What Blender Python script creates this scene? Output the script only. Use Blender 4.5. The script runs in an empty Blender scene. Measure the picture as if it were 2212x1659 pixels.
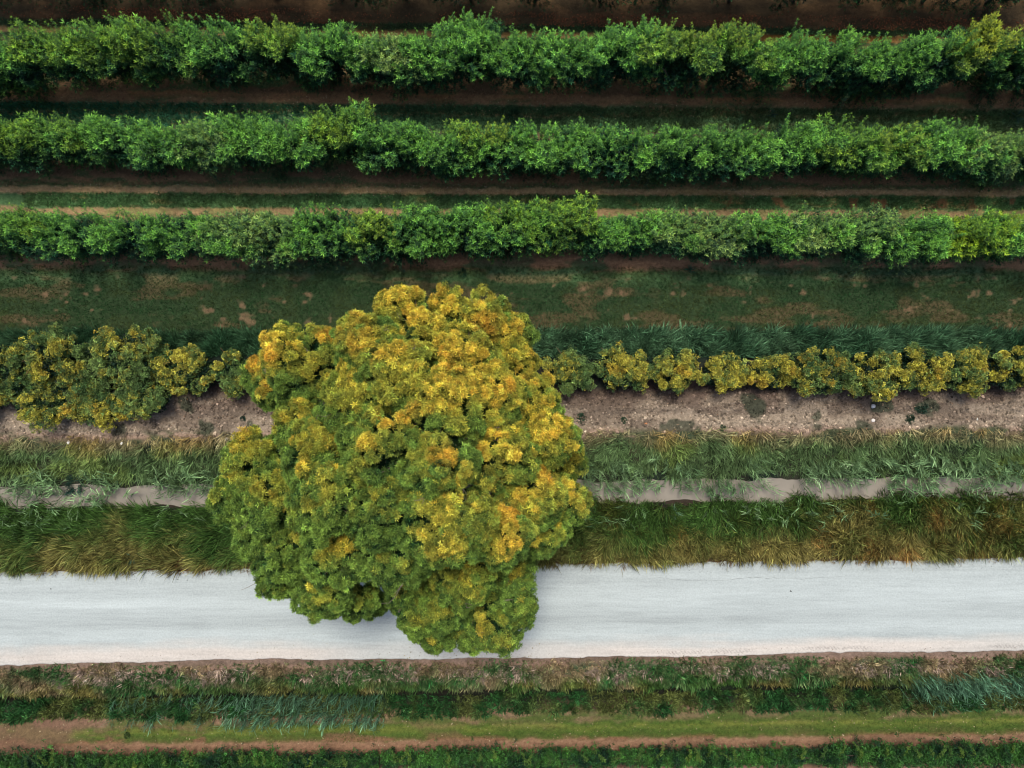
import bpy, math
import numpy as np

# ------------------------------------------------------------------ camera, sky, sun, exposure
H_CAM = 34.66
S = 52.0 / 2212.0            # metres on the ground for one unit of the plan (2212 units across the view)
sc = bpy.context.scene
COL = sc.collection
cam_d = bpy.data.cameras.new('camera')
cam_d.sensor_width = 36.0
cam_d.lens = 24.0
cam_d.clip_end = 6000.0
cam = bpy.data.objects.new('camera', cam_d)
cam.location = (0, 0, H_CAM)
cam.rotation_euler = (0, 0, 0)
COL.objects.link(cam)
sc.camera = cam

SUN_EL, SUN_AZ = math.radians(67), math.radians(-4)     # azimuth measured from +Y (top of the view) towards +X
w = bpy.data.worlds.new('World')
sc.world = w
w.use_nodes = True
wn = w.node_tree
bg = wn.nodes['Background']
sky = wn.nodes.new('ShaderNodeTexSky')
sky.sky_type = 'NISHITA'
sky.sun_disc = False
sky.sun_elevation = SUN_EL
sky.sun_rotation = SUN_AZ
sky.air_density = 1.0
sky.dust_density = 4.0
sky.ozone_density = 1.0
wn.links.new(sky.outputs[0], bg.inputs[0])
bg.inputs[1].default_value = 0.11
sun_d = bpy.data.lights.new('sun', 'SUN')
sun_d.energy = 2.4
sun_d.angle = math.radians(18)
sun_d.color = (1.0, 0.93, 0.82)
sun = bpy.data.objects.new('sun', sun_d)
d = np.array([math.sin(SUN_AZ) * math.cos(SUN_EL), math.cos(SUN_AZ) * math.cos(SUN_EL), math.sin(SUN_EL)])
from mathutils import Vector
sun.rotation_euler = Vector(d).to_track_quat('Z', 'Y').to_euler()
sun.location = (0, 0, 60)
COL.objects.link(sun)
sc.view_settings.view_transform = 'Standard'
sc.view_settings.look = 'None'
sc.view_settings.gamma = 1.0
sc.view_settings.exposure = 0.42
sc.cycles.pixel_filter_type = 'BLACKMAN_HARRIS'
sc.cycles.filter_width = 1.1
sc.cycles.max_bounces = 6
sc.cycles.diffuse_bounces = 3
sc.cycles.transmission_bounces = 3
sc.cycles.transparent_max_bounces = 4

# ------------------------------------------------------------------ helpers
R = np.random.default_rng(7)


def hsh(*k):
    h = np.zeros(np.shape(k[0]), np.uint32)
    with np.errstate(over='ignore'):
        for i, a in enumerate(k):
            h = (h ^ (np.asarray(a).astype(np.int64) & 0xffffffff).astype(np.uint32)) * np.uint32(2654435761)
            h ^= h >> np.uint32(15)
            h = h * np.uint32(2246822519)
            h ^= h >> np.uint32(13)
    return h.astype(np.float64) / 4294967296.0


def vn(x, y, seed=0):
    ix, iy = np.floor(x), np.floor(y)
    fx, fy = x - ix, y - iy
    fx, fy = fx * fx * (3 - 2 * fx), fy * fy * (3 - 2 * fy)
    s = np.full(np.shape(ix), seed)
    a, b = hsh(ix, iy, s), hsh(ix + 1, iy, s)
    c, e = hsh(ix, iy + 1, s), hsh(ix + 1, iy + 1, s)
    return (a * (1 - fx) + b * fx) * (1 - fy) + (c * (1 - fx) + e * fx) * fy


def fbm(x, y, seed=0, o=3):
    t, amp, n = 0.0, 1.0, 0.0
    for i in range(o):
        t = t + amp * vn(x * 2 ** i, y * 2 ** i, seed + i * 17)
        n += amp
        amp *= 0.55
    return t / n


def vn3(p, f, seed=0):
    q = p * f
    z = q[:, 2]
    iz = np.floor(z)
    fz = z - iz
    fz = fz * fz * (3 - 2 * fz)
    a = np.empty(len(p)); b = np.empty(len(p))
    s0 = (iz * 131 + seed)
    def lay(zz):
        ix, iy = np.floor(q[:, 0]), np.floor(q[:, 1])
        fx, fy = q[:, 0] - ix, q[:, 1] - iy
        fx, fy = fx * fx * (3 - 2 * fx), fy * fy * (3 - 2 * fy)
        return ((hsh(ix, iy, zz) * (1 - fx) + hsh(ix + 1, iy, zz) * fx) * (1 - fy)
                + (hsh(ix, iy + 1, zz) * (1 - fx) + hsh(ix + 1, iy + 1, zz) * fx) * fy)
    return lay(s0) * (1 - fz) + lay(s0 + 131) * fz


def ss(x, a, b):
    t = np.clip((x - a) / (b - a), 0, 1)
    return t * t * (3 - 2 * t)


FAN_V = [-400, 0, 410, 700, 960, 1237, 1437, 1659, 2100]
FAN_D = [30, 30, 10, 0, -20, -32, -28, -22, -22]


def fan(v):
    return np.interp(v, FAN_V, FAN_D)


def plan(x, y):
    """ground position -> (u along the rows, v across them, straightened)"""
    u = x / S + 1106
    v = 829.5 - y / S
    uu = np.clip(u, -1500, 3700)
    return u, v - fan(v) * uu / 2212.0


def ground_xy(u, v0):
    """u and straightened v -> ground position"""
    uu = np.clip(u, -1500, 3700)
    v = v0 + fan(v0) * uu / 2212.0
    return (u - 1106) * S, (829.5 - v) * S


def Q(u, v, z):
    k = S * (1 - z / H_CAM)
    return (u - 1106) * k, (829.5 - v) * k


def height(x, y):
    u, v = plan(x, y)
    wob = (fbm(x * 0.45, y * 0.3, 5, 4) - 0.5) * 30
    vv = v + wob
    z = np.interp(vv, [945, 990, 1059, 1074, 1094, 1106, 1160, 1205], [0, -0.2, -0.62, -0.85, -0.85, -0.62, -0.12, 0])
    wob2 = (fbm(x * 0.5, y * 0.2, 9) - 0.5) * 14
    z = z + np.interp(v + wob2, [1478, 1500, 1510, 1524, 1536, 1556], [0, -0.35, -0.85, -0.85, -0.35, 0])
    # clods of the tilled strip, soft ruts elsewhere
    till = ss(v, 835, 860) * (1 - ss(v, 940, 965))
    z = z + till * (0.11 * (fbm(x * 3.0, y * 3.0, 21, 4) - 0.45) + 0.05 * (vn(x * 9, y * 9, 4) - 0.5))
    z = z - 0.05 * np.exp(-((v - 905) / 9.0) ** 2) * till
    orch = 1 - ss(v, 700, 760)
    z = z + orch * 0.05 * (fbm(x * 1.2, y * 2.5, 33) - 0.5)
    rut = sum(np.exp(-((v - c) / 7.0) ** 2) for c in (61, 240, 408, 456))
    z = z - 0.05 * rut
    road = ss(v, 1222, 1236) * (1 - ss(v, 1440, 1452))
    return z * (1 - road) - 0.03 * road


def make_mesh(name, verts, quads, col=None, mat=None, smooth=False, tris=None):
    me = bpy.data.meshes.new(name)
    nv, nq = len(verts), 0 if quads is None else len(quads)
    me.vertices.add(nv)
    me.vertices.foreach_set('co', np.asarray(verts, np.float32).ravel())
    nt = 0 if tris is None else len(tris)
    me.loops.add(nq * 4 + nt * 3)
    idx = []
    if nq: idx.append(np.asarray(quads, np.int32).ravel())
    if nt: idx.append(np.asarray(tris, np.int32).ravel())
    me.loops.foreach_set('vertex_index', np.concatenate(idx))
    me.polygons.add(nq + nt)
    st = np.concatenate([np.arange(nq) * 4, nq * 4 + np.arange(nt) * 3]).astype(np.int32)
    me.polygons.foreach_set('loop_start', st)
    me.polygons.foreach_set('use_smooth', np.full(nq + nt, smooth))
    me.update(calc_edges=True)
    me.validate()
    if col is not None:
        a = me.attributes.new('tint', 'FLOAT_COLOR', 'POINT')
        c4 = np.ones((nv, 4), np.float32)
        c4[:, :3] = np.clip(col, 0.001, 1)
        a.data.foreach_set('color', c4.ravel())
    if mat: me.materials.append(mat)
    return me


def obj(name, me, parent=None, label=None, cat=None, group=None, kind=None, loc=None):
    o = bpy.data.objects.new(name, me)
    COL.objects.link(o)
    if parent is not None: o.parent = parent
    if loc is not None: o.location = loc
    for k, val in (('label', label), ('category', cat), ('group', group), ('kind', kind)):
        if val: o[k] = val
    return o


class Bag:
    """collects pieces of one mesh"""
    def __init__(self):
        self.v, self.q, self.c, self.n = [], [], [], 0

    def add(self, v, q, c):
        self.v.append(v); self.q.append(q + self.n)
        if np.ndim(c) == 1: c = np.tile(c, (len(v), 1))
        self.c.append(c); self.n += len(v)

    def scatter(self, tmpl, pos, zdir, scale, col, roll=None, rng=R):
        """copies of a template (verts, quads, per-vertex colour gain) with its z along zdir"""
        N = len(pos)
        if N == 0: return
        tv, tq, tc = tmpl
        z = zdir / np.linalg.norm(zdir, axis=1, keepdims=True)
        ref = rng.normal(size=(N, 3)) if roll is None else roll
        x = np.cross(ref, z)
        x /= np.linalg.norm(x, axis=1, keepdims=True) + 1e-9
        y = np.cross(z, x)
        M = np.stack([x, y, z], 1)                       # rows
        sc_ = np.asarray(scale)
        if sc_.ndim == 1: sc_ = sc_[:, None, None]
        v = np.einsum('vk,nkj->nvj', tv, M) * sc_ + pos[:, None, :]
        q = tq[None] + (np.arange(N) * len(tv))[:, None, None]
        c = col[:, None, :] * tc[None]
        self.add(v.reshape(-1, 3), q.reshape(-1, 4), c.reshape(-1, 3))

    def mesh(self, name, mat, smooth=False):
        return make_mesh(name, np.concatenate(self.v), np.concatenate(self.q), np.concatenate(self.c), mat, smooth)


def mixes(bag, tmpls, pos, zdir, scale, col, rng=R, roll=None):
    k = rng.integers(0, len(tmpls), len(pos))
    for i, t in enumerate(tmpls):
        m = k == i
        bag.scatter(t, pos[m], zdir[m], scale[m], col[m], None if roll is None else roll[m], rng)


def tube(bag, pts, rad, col, sides=6):
    pts = np.asarray(pts, float); rad = np.asarray(rad, float)
    n = len(pts)
    t = np.gradient(pts, axis=0)
    t /= np.linalg.norm(t, axis=1, keepdims=True) + 1e-9
    ref = np.array([0.3, 0.9, 0.25]) if abs(t[0, 2]) > 0.6 else np.array([0.1, 0.1, 1.0])
    a = np.cross(t, ref); a /= np.linalg.norm(a, axis=1, keepdims=True) + 1e-9
    b = np.cross(t, a)
    an = np.arange(sides) / sides * 2 * np.pi
    v = pts[:, None] + rad[:, None, None] * (np.cos(an)[None, :, None] * a[:, None] + np.sin(an)[None, :, None] * b[:, None])
    i = np.arange(n - 1)[:, None] * sides
    j = np.arange(sides)[None]
    q = np.stack([i + j, i + (j + 1) % sides, i + sides + (j + 1) % sides, i + sides + j], -1).reshape(-1, 4)
    bag.add(v.reshape(-1, 3), q, np.asarray(col))


def bend(p0, p1, n, wob, rng):
    t = np.linspace(0, 1, n)[:, None]
    p = p0 * (1 - t) + p1 * t
    L = np.linalg.norm(p1 - p0)
    return p + np.cumsum(rng.normal(size=(n, 3)), 0) * wob * L * np.sin(t * np.pi) * 0.3 + np.array([0, 0, -1]) * 0.08 * L * np.sin(t * np.pi) * 0


# leaves ------------------------------------------------------------
def leaf(base, dirn, side, L, W, droop=0.0, segs=1):
    dirn = dirn / np.linalg.norm(dirn)
    side = side - dirn * side.dot(dirn)
    side /= np.linalg.norm(side)
    nrm = np.cross(dirn, side)
    if segs == 1:
        v = [base, base + dirn * L * .45 + side * W / 2 + nrm * W * .18,
             base + dirn * L - np.array([0, 0, droop * L]), base + dirn * L * .45 - side * W / 2 + nrm * W * .18]
        return np.array(v), np.array([[0, 1, 2, 3]])
    v, q = [], []
    for k in range(segs + 1):
        t = k / segs
        wk = W * (0.45 + 0.55 * math.sin(math.pi * min(1, t * .9 + .15))) if t < .99 else W * .12
        c = base + dirn * L * t - np.array([0, 0, droop * L]) * t * t
        v += [c - side * wk / 2, c + side * wk / 2]
        if k: q.append([2 * k - 2, 2 * k - 1, 2 * k + 1, 2 * k])
    return np.array(v), np.array(q)


def tm(parts):
    V, Qs, C, n = [], [], [], 0
    for v, q, g in parts:
        al = np.array([.55, 1, 1.25, 1]) if len(v) == 4 else np.linspace(.65, 1.2, len(v))
        V.append(v); Qs.append(q + n); C.append(al[:, None] * (np.atleast_1d(g) * np.ones(3))[None]); n += len(v)
    return np.concatenate(V), np.concatenate(Qs), np.concatenate(C)


def polar(th, ph):
    return np.array([math.sin(th) * math.cos(ph), math.sin(th) * math.sin(ph), math.cos(th)])


def shoot_t(rng, n=9, tip=6):            # leafy shoot with a star of young leaves at its end, unit length
    P = []
    for k in range(n):
        t = 0.1 + 0.75 * k / n
        ph = k * 2.4 + rng.uniform(-.4, .4)
        P.append((*leaf(np.array([0, 0, t]), polar(rng.uniform(1.1, 1.7), ph), polar(1.57, ph + 1.57), rng.uniform(.30, .42), .10, .25), .8 + .2 * t))
    for k in range(tip):
        ph = k * 2 * math.pi / tip + rng.uniform(-.3, .3)
        P.append((*leaf(np.array([0, 0, .85]), polar(rng.uniform(.35, 1.15), ph), polar(1.57, ph + 1.57), rng.uniform(.34, .48), .10, 0), np.array([2.7, 2.1, 1.4])))
    return tm(P)


def frond_t(rng, n=9):                    # tuft of narrow curved fronds
    P = []
    for k in range(n):
        ph = k * 2.4 + rng.uniform(-.4, .4)
        th = .25 + 1.2 * ((k + .5) / n) ** .8 + rng.uniform(-.12, .12)
        L = rng.uniform(.75, 1.1)
        P.append((*leaf(np.zeros(3), polar(th, ph), polar(1.57, ph + 1.57) + rng.normal(size=3) * .5, L, .17, .15), rng.uniform(.7, 1.3)))
    return tm(P)


def round_t(rng, n=9):                    # cluster of short rounded leaves
    P = []
    for k in range(n):
        ph = k * 2.4 + rng.uniform(-.5, .5)
        th = .2 + 1.35 * ((k + .5) / n)
        b = polar(th, ph) * rng.uniform(.1, .5)
        P.append((*leaf(b, polar(th + .3, ph), polar(1.57, ph + 1.57) + rng.normal(size=3) * .4, rng.uniform(.5, .75), .42, .1), rng.uniform(.75, 1.2)))
    return tm(P)


def blade_t(rng, n=6, spread=.6, wd=.042):            # tuft of grass blades leaning along +z with bend
    P = []
    for k in range(n):
        d_ = np.array([rng.normal() * spread * .5, rng.normal() * spread * .5, 1.0])
        b = np.array([rng.normal() * .12, rng.normal() * .12, 0])
        P.append((*leaf(b, d_, rng.normal(size=3), rng.uniform(.7, 1.1), wd, rng.uniform(0, .3), 2), rng.uniform(.55, 1.5)))
    return tm(P)


def reed_t(rng):                          # stem with long lanceolate leaves
    P = [(*leaf(np.zeros(3), np.array([.05, .02, 1.]), np.array([1., 0, 0]), 1.0, .02, .0, 2), .8)]
    n = 8
    for k in range(n):
        t = .35 + .62 * k / n
        ph = (k % 2) * math.pi + rng.uniform(-.6, .6)
        P.append((*leaf(np.array([.05 * t, .02 * t, t]), polar(rng.uniform(.5, .95), ph), polar(1.57, ph + 1.57), rng.uniform(.3, .48), .036, .22, 2), rng.uniform(.6, 1.5)))
    return tm(P)


TR = np.random.default_rng(3)
SHOOT = [shoot_t(TR, 10, 5) for _ in range(6)]
FROND = [frond_t(TR, n) for n in (7, 8, 8, 7, 8, 7)]
ROUND = [round_t(TR) for _ in range(5)]
BLADE = [blade_t(TR) for _ in range(6)]
COARSE = [blade_t(TR, 6, .7, .10) for _ in range(6)]
SHORT = [blade_t(TR, 5, 1.1, .09) for _ in range(5)]
REED = [reed_t(TR) for _ in range(5)]

# ------------------------------------------------------------------ materials


def leaf_mat(name, trans=.3, rough=.55, spec=.25, nscale=9.0):
    m = bpy.data.materials.new(name)
    m.use_nodes = True
    nt = m.node_tree; nt.nodes.clear()
    N, L = nt.nodes.new, nt.links.new
    at = N('ShaderNodeAttribute'); at.attribute_name = 'tint'
    tc = N('ShaderNodeTexCoord')
    no = N('ShaderNodeTexNoise'); no.inputs['Scale'].default_value = nscale; no.inputs['Detail'].default_value = 3
    L(tc.outputs['Object'], no.inputs['Vector'])
    mr = N('ShaderNodeMapRange'); mr.inputs['From Min'].default_value = .3; mr.inputs['From Max'].default_value = .7
    mr.inputs['To Min'].default_value = .75; mr.inputs['To Max'].default_value = 1.25
    L(no.outputs['Fac'], mr.inputs['Value'])
    mu = N('ShaderNodeVectorMath'); mu.operation = 'SCALE'
    L(at.outputs['Color'], mu.inputs[0]); L(mr.outputs[0], mu.inputs['Scale'])
    p = N('ShaderNodeBsdfPrincipled'); p.inputs['Roughness'].default_value = rough
    p.inputs['Specular IOR Level'].default_value = spec
    L(mu.outputs[0], p.inputs['Base Color'])
    out = N('ShaderNodeOutputMaterial')
    if trans > 0:
        t = N('ShaderNodeBsdfTranslucent'); L(mu.outputs[0], t.inputs['Color'])
        mx = N('ShaderNodeMixShader'); mx.inputs[0].default_value = trans
        L(p.outputs[0], mx.inputs[1]); L(t.outputs[0], mx.inputs[2]); L(mx.outputs[0], out.inputs[0])
    else:
        L(p.outputs[0], out.inputs[0])
    return m


def ground_mat(name, sc1, sc2, lo, hi, bump, stretch=(1, 1, 1), rough=.95):
    m = bpy.data.materials.new(name)
    m.use_nodes = True
    nt = m.node_tree; nt.nodes.clear()
    N, L = nt.nodes.new, nt.links.new
    at = N('ShaderNodeAttribute'); at.attribute_name = 'tint'
    tc = N('ShaderNodeTexCoord')
    mp = N('ShaderNodeMapping'); mp.inputs['Scale'].default_value = stretch
    L(tc.outputs['Object'], mp.inputs[0])
    n1 = N('ShaderNodeTexNoise'); n1.inputs['Scale'].default_value = sc1; n1.inputs['Detail'].default_value = 5
    n1.inputs['Roughness'].default_value = .7
    n2 = N('ShaderNodeTexNoise'); n2.inputs['Scale'].default_value = sc2; n2.inputs['Detail'].default_value = 2
    L(mp.outputs[0], n1.inputs[0]); L(tc.outputs['Object'], n2.inputs[0])
    ad = N('ShaderNodeMath'); ad.operation = 'ADD'
    L(n1.outputs['Fac'], ad.inputs[0]); L(n2.outputs['Fac'], ad.inputs[1])
    mr = N('ShaderNodeMapRange'); mr.inputs['From Min'].default_value = .7; mr.inputs['From Max'].default_value = 1.3
    mr.inputs['To Min'].default_value = lo; mr.inputs['To Max'].default_value = hi
    L(ad.outputs[0], mr.inputs['Value'])
    mu = N('ShaderNodeVectorMath'); mu.operation = 'SCALE'
    L(at.outputs['Color'], mu.inputs[0]); L(mr.outputs[0], mu.inputs['Scale'])
    bp = N('ShaderNodeBump'); bp.inputs['Strength'].default_value = bump; bp.inputs['Distance'].default_value = .03
    L(ad.outputs[0], bp.inputs['Height'])
    p = N('ShaderNodeBsdfPrincipled'); p.inputs['Roughness'].default_value = rough
    p.inputs['Specular IOR Level'].default_value = .15
    L(mu.outputs[0], p.inputs['Base Color']); L(bp.outputs[0], p.inputs['Normal'])
    out = N('ShaderNodeOutputMaterial'); L(p.outputs[0], out.inputs[0])
    return m


M_LEAF = leaf_mat('orchard_leaf')
M_CROWN = leaf_mat('crown_leaf', .2, .6, .2, 4.0)
M_SHRUB = leaf_mat('shrub_leaf', .3, .5, .3, 8.0)
M_GRASS = leaf_mat('grass_blade', .25, .6, .2, 3.0)
M_BARK = leaf_mat('bark', 0, .9, .1, 14.0)
M_DRY = leaf_mat('dry_leaf', .1, .8, .1, 12.0)
M_GROUND = ground_mat('soil_and_turf', 6.0, 28.0, .55, 1.45, .9)
M_ROAD = ground_mat('pale_asphalt', 1.3, 13.0, .87, 1.13, .3, (.35, 5, 1), .8)
M_STONE = ground_mat('stone', 9.0, 40.0, .8, 1.15, .4)


# ------------------------------------------------------------------ the ground
def edge_axis(a, b, step, far):
    core = np.arange(a, b + step / 2, step)
    g = step * 1.6 ** np.arange(1, 40)
    out = np.cumsum(g); out = out[out < far]
    return np.concatenate([(a - out)[::-1], core, b + out])


SRGB = lambda r, g, b: np.array([((c / 255) ** 2.2) for c in (r, g, b)])
# (v, colour A, colour B, share of B), as base colours
BANDS = [
    (-200, (.030, .020, .014), (.020, .030, .014), .30),
    (18, (.036, .024, .016), (.066, .034, .020), .40),
    (36, (.040, .027, .017), (.066, .034, .020), .40),
    (42, (.012, .026, .015), (.030, .030, .016), .30),
    (53, (.014, .028, .015), (.035, .030, .016), .30),
    (57, (.120, .072, .034), (.100, .055, .020), .40),
    (66, (.120, .070, .032), (.110, .060, .020), .40),
    (71, (.014, .028, .014), (.050, .035, .018), .25),
    (90, (.030, .022, .014), (.015, .028, .016), .35),
    (192, (.034, .020, .014), (.020, .028, .014), .30),
    (198, (.060, .032, .020), (.075, .034, .018), .40),
    (214, (.060, .034, .022), (.016, .026, .014), .40),
    (222, (.018, .030, .018), (.040, .028, .018), .35),
    (232, (.016, .036, .022), (.050, .036, .020), .35),
    (239, (.050, .040, .024), (.020, .044, .024), .45),
    (246, (.012, .032, .018), (.014, .044, .026), .35),
    (266, (.014, .034, .018), (.030, .030, .018), .30),
    (280, (.026, .020, .014), (.015, .026, .014), .30),
    (372, (.032, .019, .015), (.020, .024, .014), .25),
    (390, (.060, .034, .024), (.016, .026, .014), .40),
    (399, (.020, .028, .016), (.060, .036, .024), .40),
    (403, (.085, .058, .038), (.070, .048, .028), .35),
    (413, (.088, .058, .040), (.060, .044, .024), .35),
    (418, (.014, .034, .017), (.030, .038, .018), .25),
    (444, (.014, .036, .018), (.090, .060, .030), .16),
    (449, (.062, .042, .028), (.050, .045, .022), .40),
    (460, (.058, .038, .026), (.035, .036, .018), .45),
    (466, (.020, .032, .016), (.060, .036, .022), .35),
    (480, (.026, .020, .013), (.018, .028, .014), .30),
    (550, (.036, .021, .015), (.020, .026, .014), .25),
    (562, (.075, .038, .026), (.030, .026, .018), .40),
    (577, (.060, .034, .022), (.018, .032, .016), .50),
    (586, (.022, .036, .014), (.016, .034, .018), .40),
    (600, (.022, .044, .018), (.060, .054, .026), .34),
    (700, (.026, .046, .018), (.075, .062, .030), .34),
    (722, (.020, .032, .014), (.070, .046, .024), .30),
    (730, (.008, .030, .020), (.010, .020, .014), .40),
    (775, (.010, .020, .014), (.010, .014, .012), .40),
    (840, (.050, .032, .026), (.018, .022, .016), .40),
    (856, (.118, .090, .066), (.082, .058, .044), .45),
    (900, (.182, .147, .110), (.105, .082, .062), .40),
    (930, (.200, .162, .120), (.130, .102, .076), .35),
    (946, (.190, .135, .100), (.050, .060, .030), .35),
    (960, (.070, .062, .032), (.030, .046, .026), .40),
    (1030, (.028, .034, .022), (.018, .030, .020), .40),
    (1110, (.030, .022, .016), (.014, .018, .014), .40),
    (1130, (.014, .022, .010), (.012, .018, .012), .40),
    (1200, (.040, .040, .016), (.050, .030, .018), .40),
    (1226, (.075, .055, .028), (.110, .060, .044), .40),
    (1240, (.120, .072, .058), (.080, .058, .040), .40),
    (1436, (.190, .135, .105), (.140, .100, .075), .40),
    (1446, (.140, .095, .070), (.090, .068, .045), .40),
    (1456, (.090, .058, .042), (.030, .046, .022), .45),
    (1480, (.070, .050, .034), (.030, .040, .020), .45),
    (1498, (.022, .022, .010), (.014, .018, .010), .40),
    (1506, (.010, .008, .006), (.006, .010, .008), .40),
    (1530, (.010, .012, .008), (.012, .020, .010), .40),
    (1546, (.022, .040, .014), (.060, .045, .026), .35),
    (1554, (.150, .095, .062), (.080, .070, .030), .40),
    (1566, (.140, .090, .056), (.060, .075, .022), .50),
    (1576, (.045, .075, .014), (.100, .072, .036), .30),
    (1586, (.090, .110, .022), (.060, .078, .018), .40),
    (1596, (.045, .074, .014), (.100, .064, .034), .30),
    (1606, (.060, .066, .020), (.130, .070, .040), .45),
    (1612, (.165, .098, .060), (.125, .075, .045), .40),
    (1634, (.135, .075, .046), (.095, .055, .034), .40),
    (1646, (.050, .030, .020), (.020, .030, .012), .35),
    (1668, (.060, .036, .024), (.030, .034, .016), .35),
    (1676, (.170, .100, .070), (.120, .070, .046), .40),
    (1900, (.040, .050, .020), (.060, .040, .022), .40),
]


def ground_colour(x, y):
    u, v = plan(x, y)
    u_c = np.clip(u, -300, 2500)
    vv = v + (fbm(x * 1.1, y * .8, 51) - .5) * (12 + 14 * ss(v, 1440, 1470) * (1 - ss(v, 1560, 1600))) + (vn(x * 5, y * 5, 60) - .5) * 5
    V = [b[0] for b in BANDS]
    A = np.stack([np.interp(vv, V, [b[1][k] for b in BANDS]) for k in range(3)], -1)
    B = np.stack([np.interp(vv, V, [b[2][k] for b in BANDS]) for k in range(3)], -1)
    sh = np.interp(vv, V, [b[3] for b in BANDS])
    n = fbm(x * .55, y * 1.5, 71, 4)
    n = .5 + (n - .5) * 1.9
    m = ss(n, 1 - sh - .12, 1 - sh + .12)[..., None]
    c = A * (1 - m) + B * m
    orch = (1 - ss(v, 560, 610))[..., None]
    c = c * (1 - orch) + orch * (c * .8 + .2 * c.mean(-1, keepdims=True)) * np.array([1.06, 1.02, .70])
    c = c * (1 + (3.9 - 3.1 * (1 - ss(v, 50, 80))) * (1 - ss(v, 575, 625)) + .38 * ss(v, 845, 870) * (1 - ss(v, 955, 975)) + .35 * ss(v, 1546, 1560))[..., None]  # orchard soil colour lightened to offset the shade of the hedges
    # small bare spots in the turf
    turf = (ss(v, 585, 600) * (1 - ss(v, 722, 735)))
    bare = .55 * ss(fbm(x * 1.9, y * 2.4, 95, 3) + .10 * (fbm(x * .25, y * .3, 96, 2) - .5), .69, .82) * turf
    c = c * (1 - bare[..., None]) + np.array([.21, .125, .075]) * bare[..., None]
    t2 = ss(v, 417, 422) * (1 - ss(v, 440, 446)) * ss(u_c, 1300, 1700)
    b2 = ss(fbm(x * 1.5, y * .6, 98, 2), .60, .66) * t2
    c = c * (1 - b2[..., None]) + np.array([.15, .09, .04]) * b2[..., None]
    # ochre stretch of the topmost wheel track
    t3 = ss(v, 53, 57) * (1 - ss(v, 68, 72)) * ss(u_c, 1400, 1650) * (1 - ss(u_c, 1900, 2000))
    c = c * (1 - .8 * t3[..., None]) + np.array([.17, .07, .012]) * .8 * t3[..., None]
    # greener lower meadow to the right
    t4 = ss(v, 1550, 1560) * (1 - ss(v, 1600, 1610)) * ss(u_c, 500, 1500) * (.5 + .5 * ss(n, .3, .6))
    strip = (np.exp(-((v - 1580) / 5) ** 2) * ss(n, .3, .6))[..., None]
    g = np.array([.050, .085, .016]) * (1 - strip) + np.array([.15, .17, .035]) * strip
    c = c * (1 - .75 * t4[..., None]) + g * .75 * t4[..., None]
    # bare earth at the lower left corner
    t5 = ss(v, 1545, 1560) * (1 - ss(v, 1640, 1650)) * (1 - ss(u_c + (n - .5) * 300, 60, 240))
    c = c * (1 - .8 * t5[..., None]) + np.array([.15, .088, .058]) * .8 * t5[..., None]
    # weeds in the tilled strip
    till = ss(v, 850, 865) * (1 - ss(v, 935, 960))
    wd = ss(fbm(x * .9, y * .9, 120, 3), .63, .70) * till
    c = c * (1 - .75 * wd[..., None]) + np.array([.02, .035, .02]) * .75 * wd[..., None]
    c = c * (.82 + .36 * fbm(x * 7, y * 7, 130, 2))[..., None]
    c = c * (1 + .55 * ss(v, 1440, 1450) * (1 - ss(v, 1495, 1510)))[..., None]
    return c


gx = edge_axis(-27.5, 27.5, .085, 1800)
gy = edge_axis(-20.8, 20.8, .07, 1800)
X, Y = np.meshgrid(gx, gy)
Z = height(X, Y)
inside = (np.abs(X) < 60) & (np.abs(Y) < 60)
Z = np.where(inside, Z, np.where(np.abs(Y) > 60, 0, Z))
nx, ny = len(gx), len(gy)
ii = (np.arange(ny - 1)[:, None] * nx + np.arange(nx - 1)[None])
gq = np.stack([ii, ii + 1, ii + nx + 1, ii + nx], -1).reshape(-1, 4)
me = make_mesh('ground', np.stack([X, Y, Z], -1).reshape(-1, 3), gq, ground_colour(X, Y).reshape(-1, 3), M_GROUND, True)
obj('ground', me, kind='structure')

# road ---------------------------------------------------------------
rx = edge_axis(-27.5, 27.5, .09, 1200)
tt = np.concatenate([[-.004, 0], np.linspace(.012, .988, 84), [1, 1.004]])
U = rx / S + 1106
Uc = np.clip(U, -1500, 3700)
top = 1237 + (fbm(rx * .25, rx * 0 + 3, 200) - .5) * 8 + (fbm(rx * 2.2, rx * 0 + 9, 201) - .5) * 7
bot = 1434 + (fbm(rx * .2, rx * 0 + 5, 202) - .5) * 10 + (fbm(rx * 1.8, rx * 0 + 7, 203) - .5) * 5
vv = top[None] * (1 - tt[:, None]) + bot[None] * tt[:, None]
vimg = vv + fan(vv) * Uc[None] / 2212
XX = np.tile(rx, (len(tt), 1)); YY = (829.5 - vimg) * S
ZZ = np.full_like(XX, .03) + .04 * np.sin(np.clip(tt, 0, 1) * np.pi)[:, None]
ZZ[0] = -.12; ZZ[-1] = -.12
T = np.clip(tt, 0, 1)[:, None]
base = np.array([.375, .422, .420])
streak = fbm(XX * .10, YY * 3.2, 210, 4)
lane = np.exp(-((T - .36) / .10) ** 2) + .8 * np.exp(-((T - .72) / .07) ** 2) - .5 * np.exp(-((T - .60) / .05) ** 2)
c = base * (1 + .20 * (streak - .5) + .13 * lane - .05)[..., None]
beige = ss(T + (fbm(XX * .12, YY * 1.2, 214, 3) - .5) * .20, .76, .90) * (.35 + .65 * ss(fbm(XX * .07, YY * .3, 219, 2), .35, .6))
c = c * (1 - beige[..., None]) + np.array([.495, .462, .420]) * beige[..., None]
edge = (1 - ss(T, 0, .05))[..., None] * .35 * ss(fbm(XX * 1.5, YY * 3, 230), .3, .6)[..., None]
c = c * (1 - edge) + np.array([.30, .33, .27]) * edge
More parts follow.
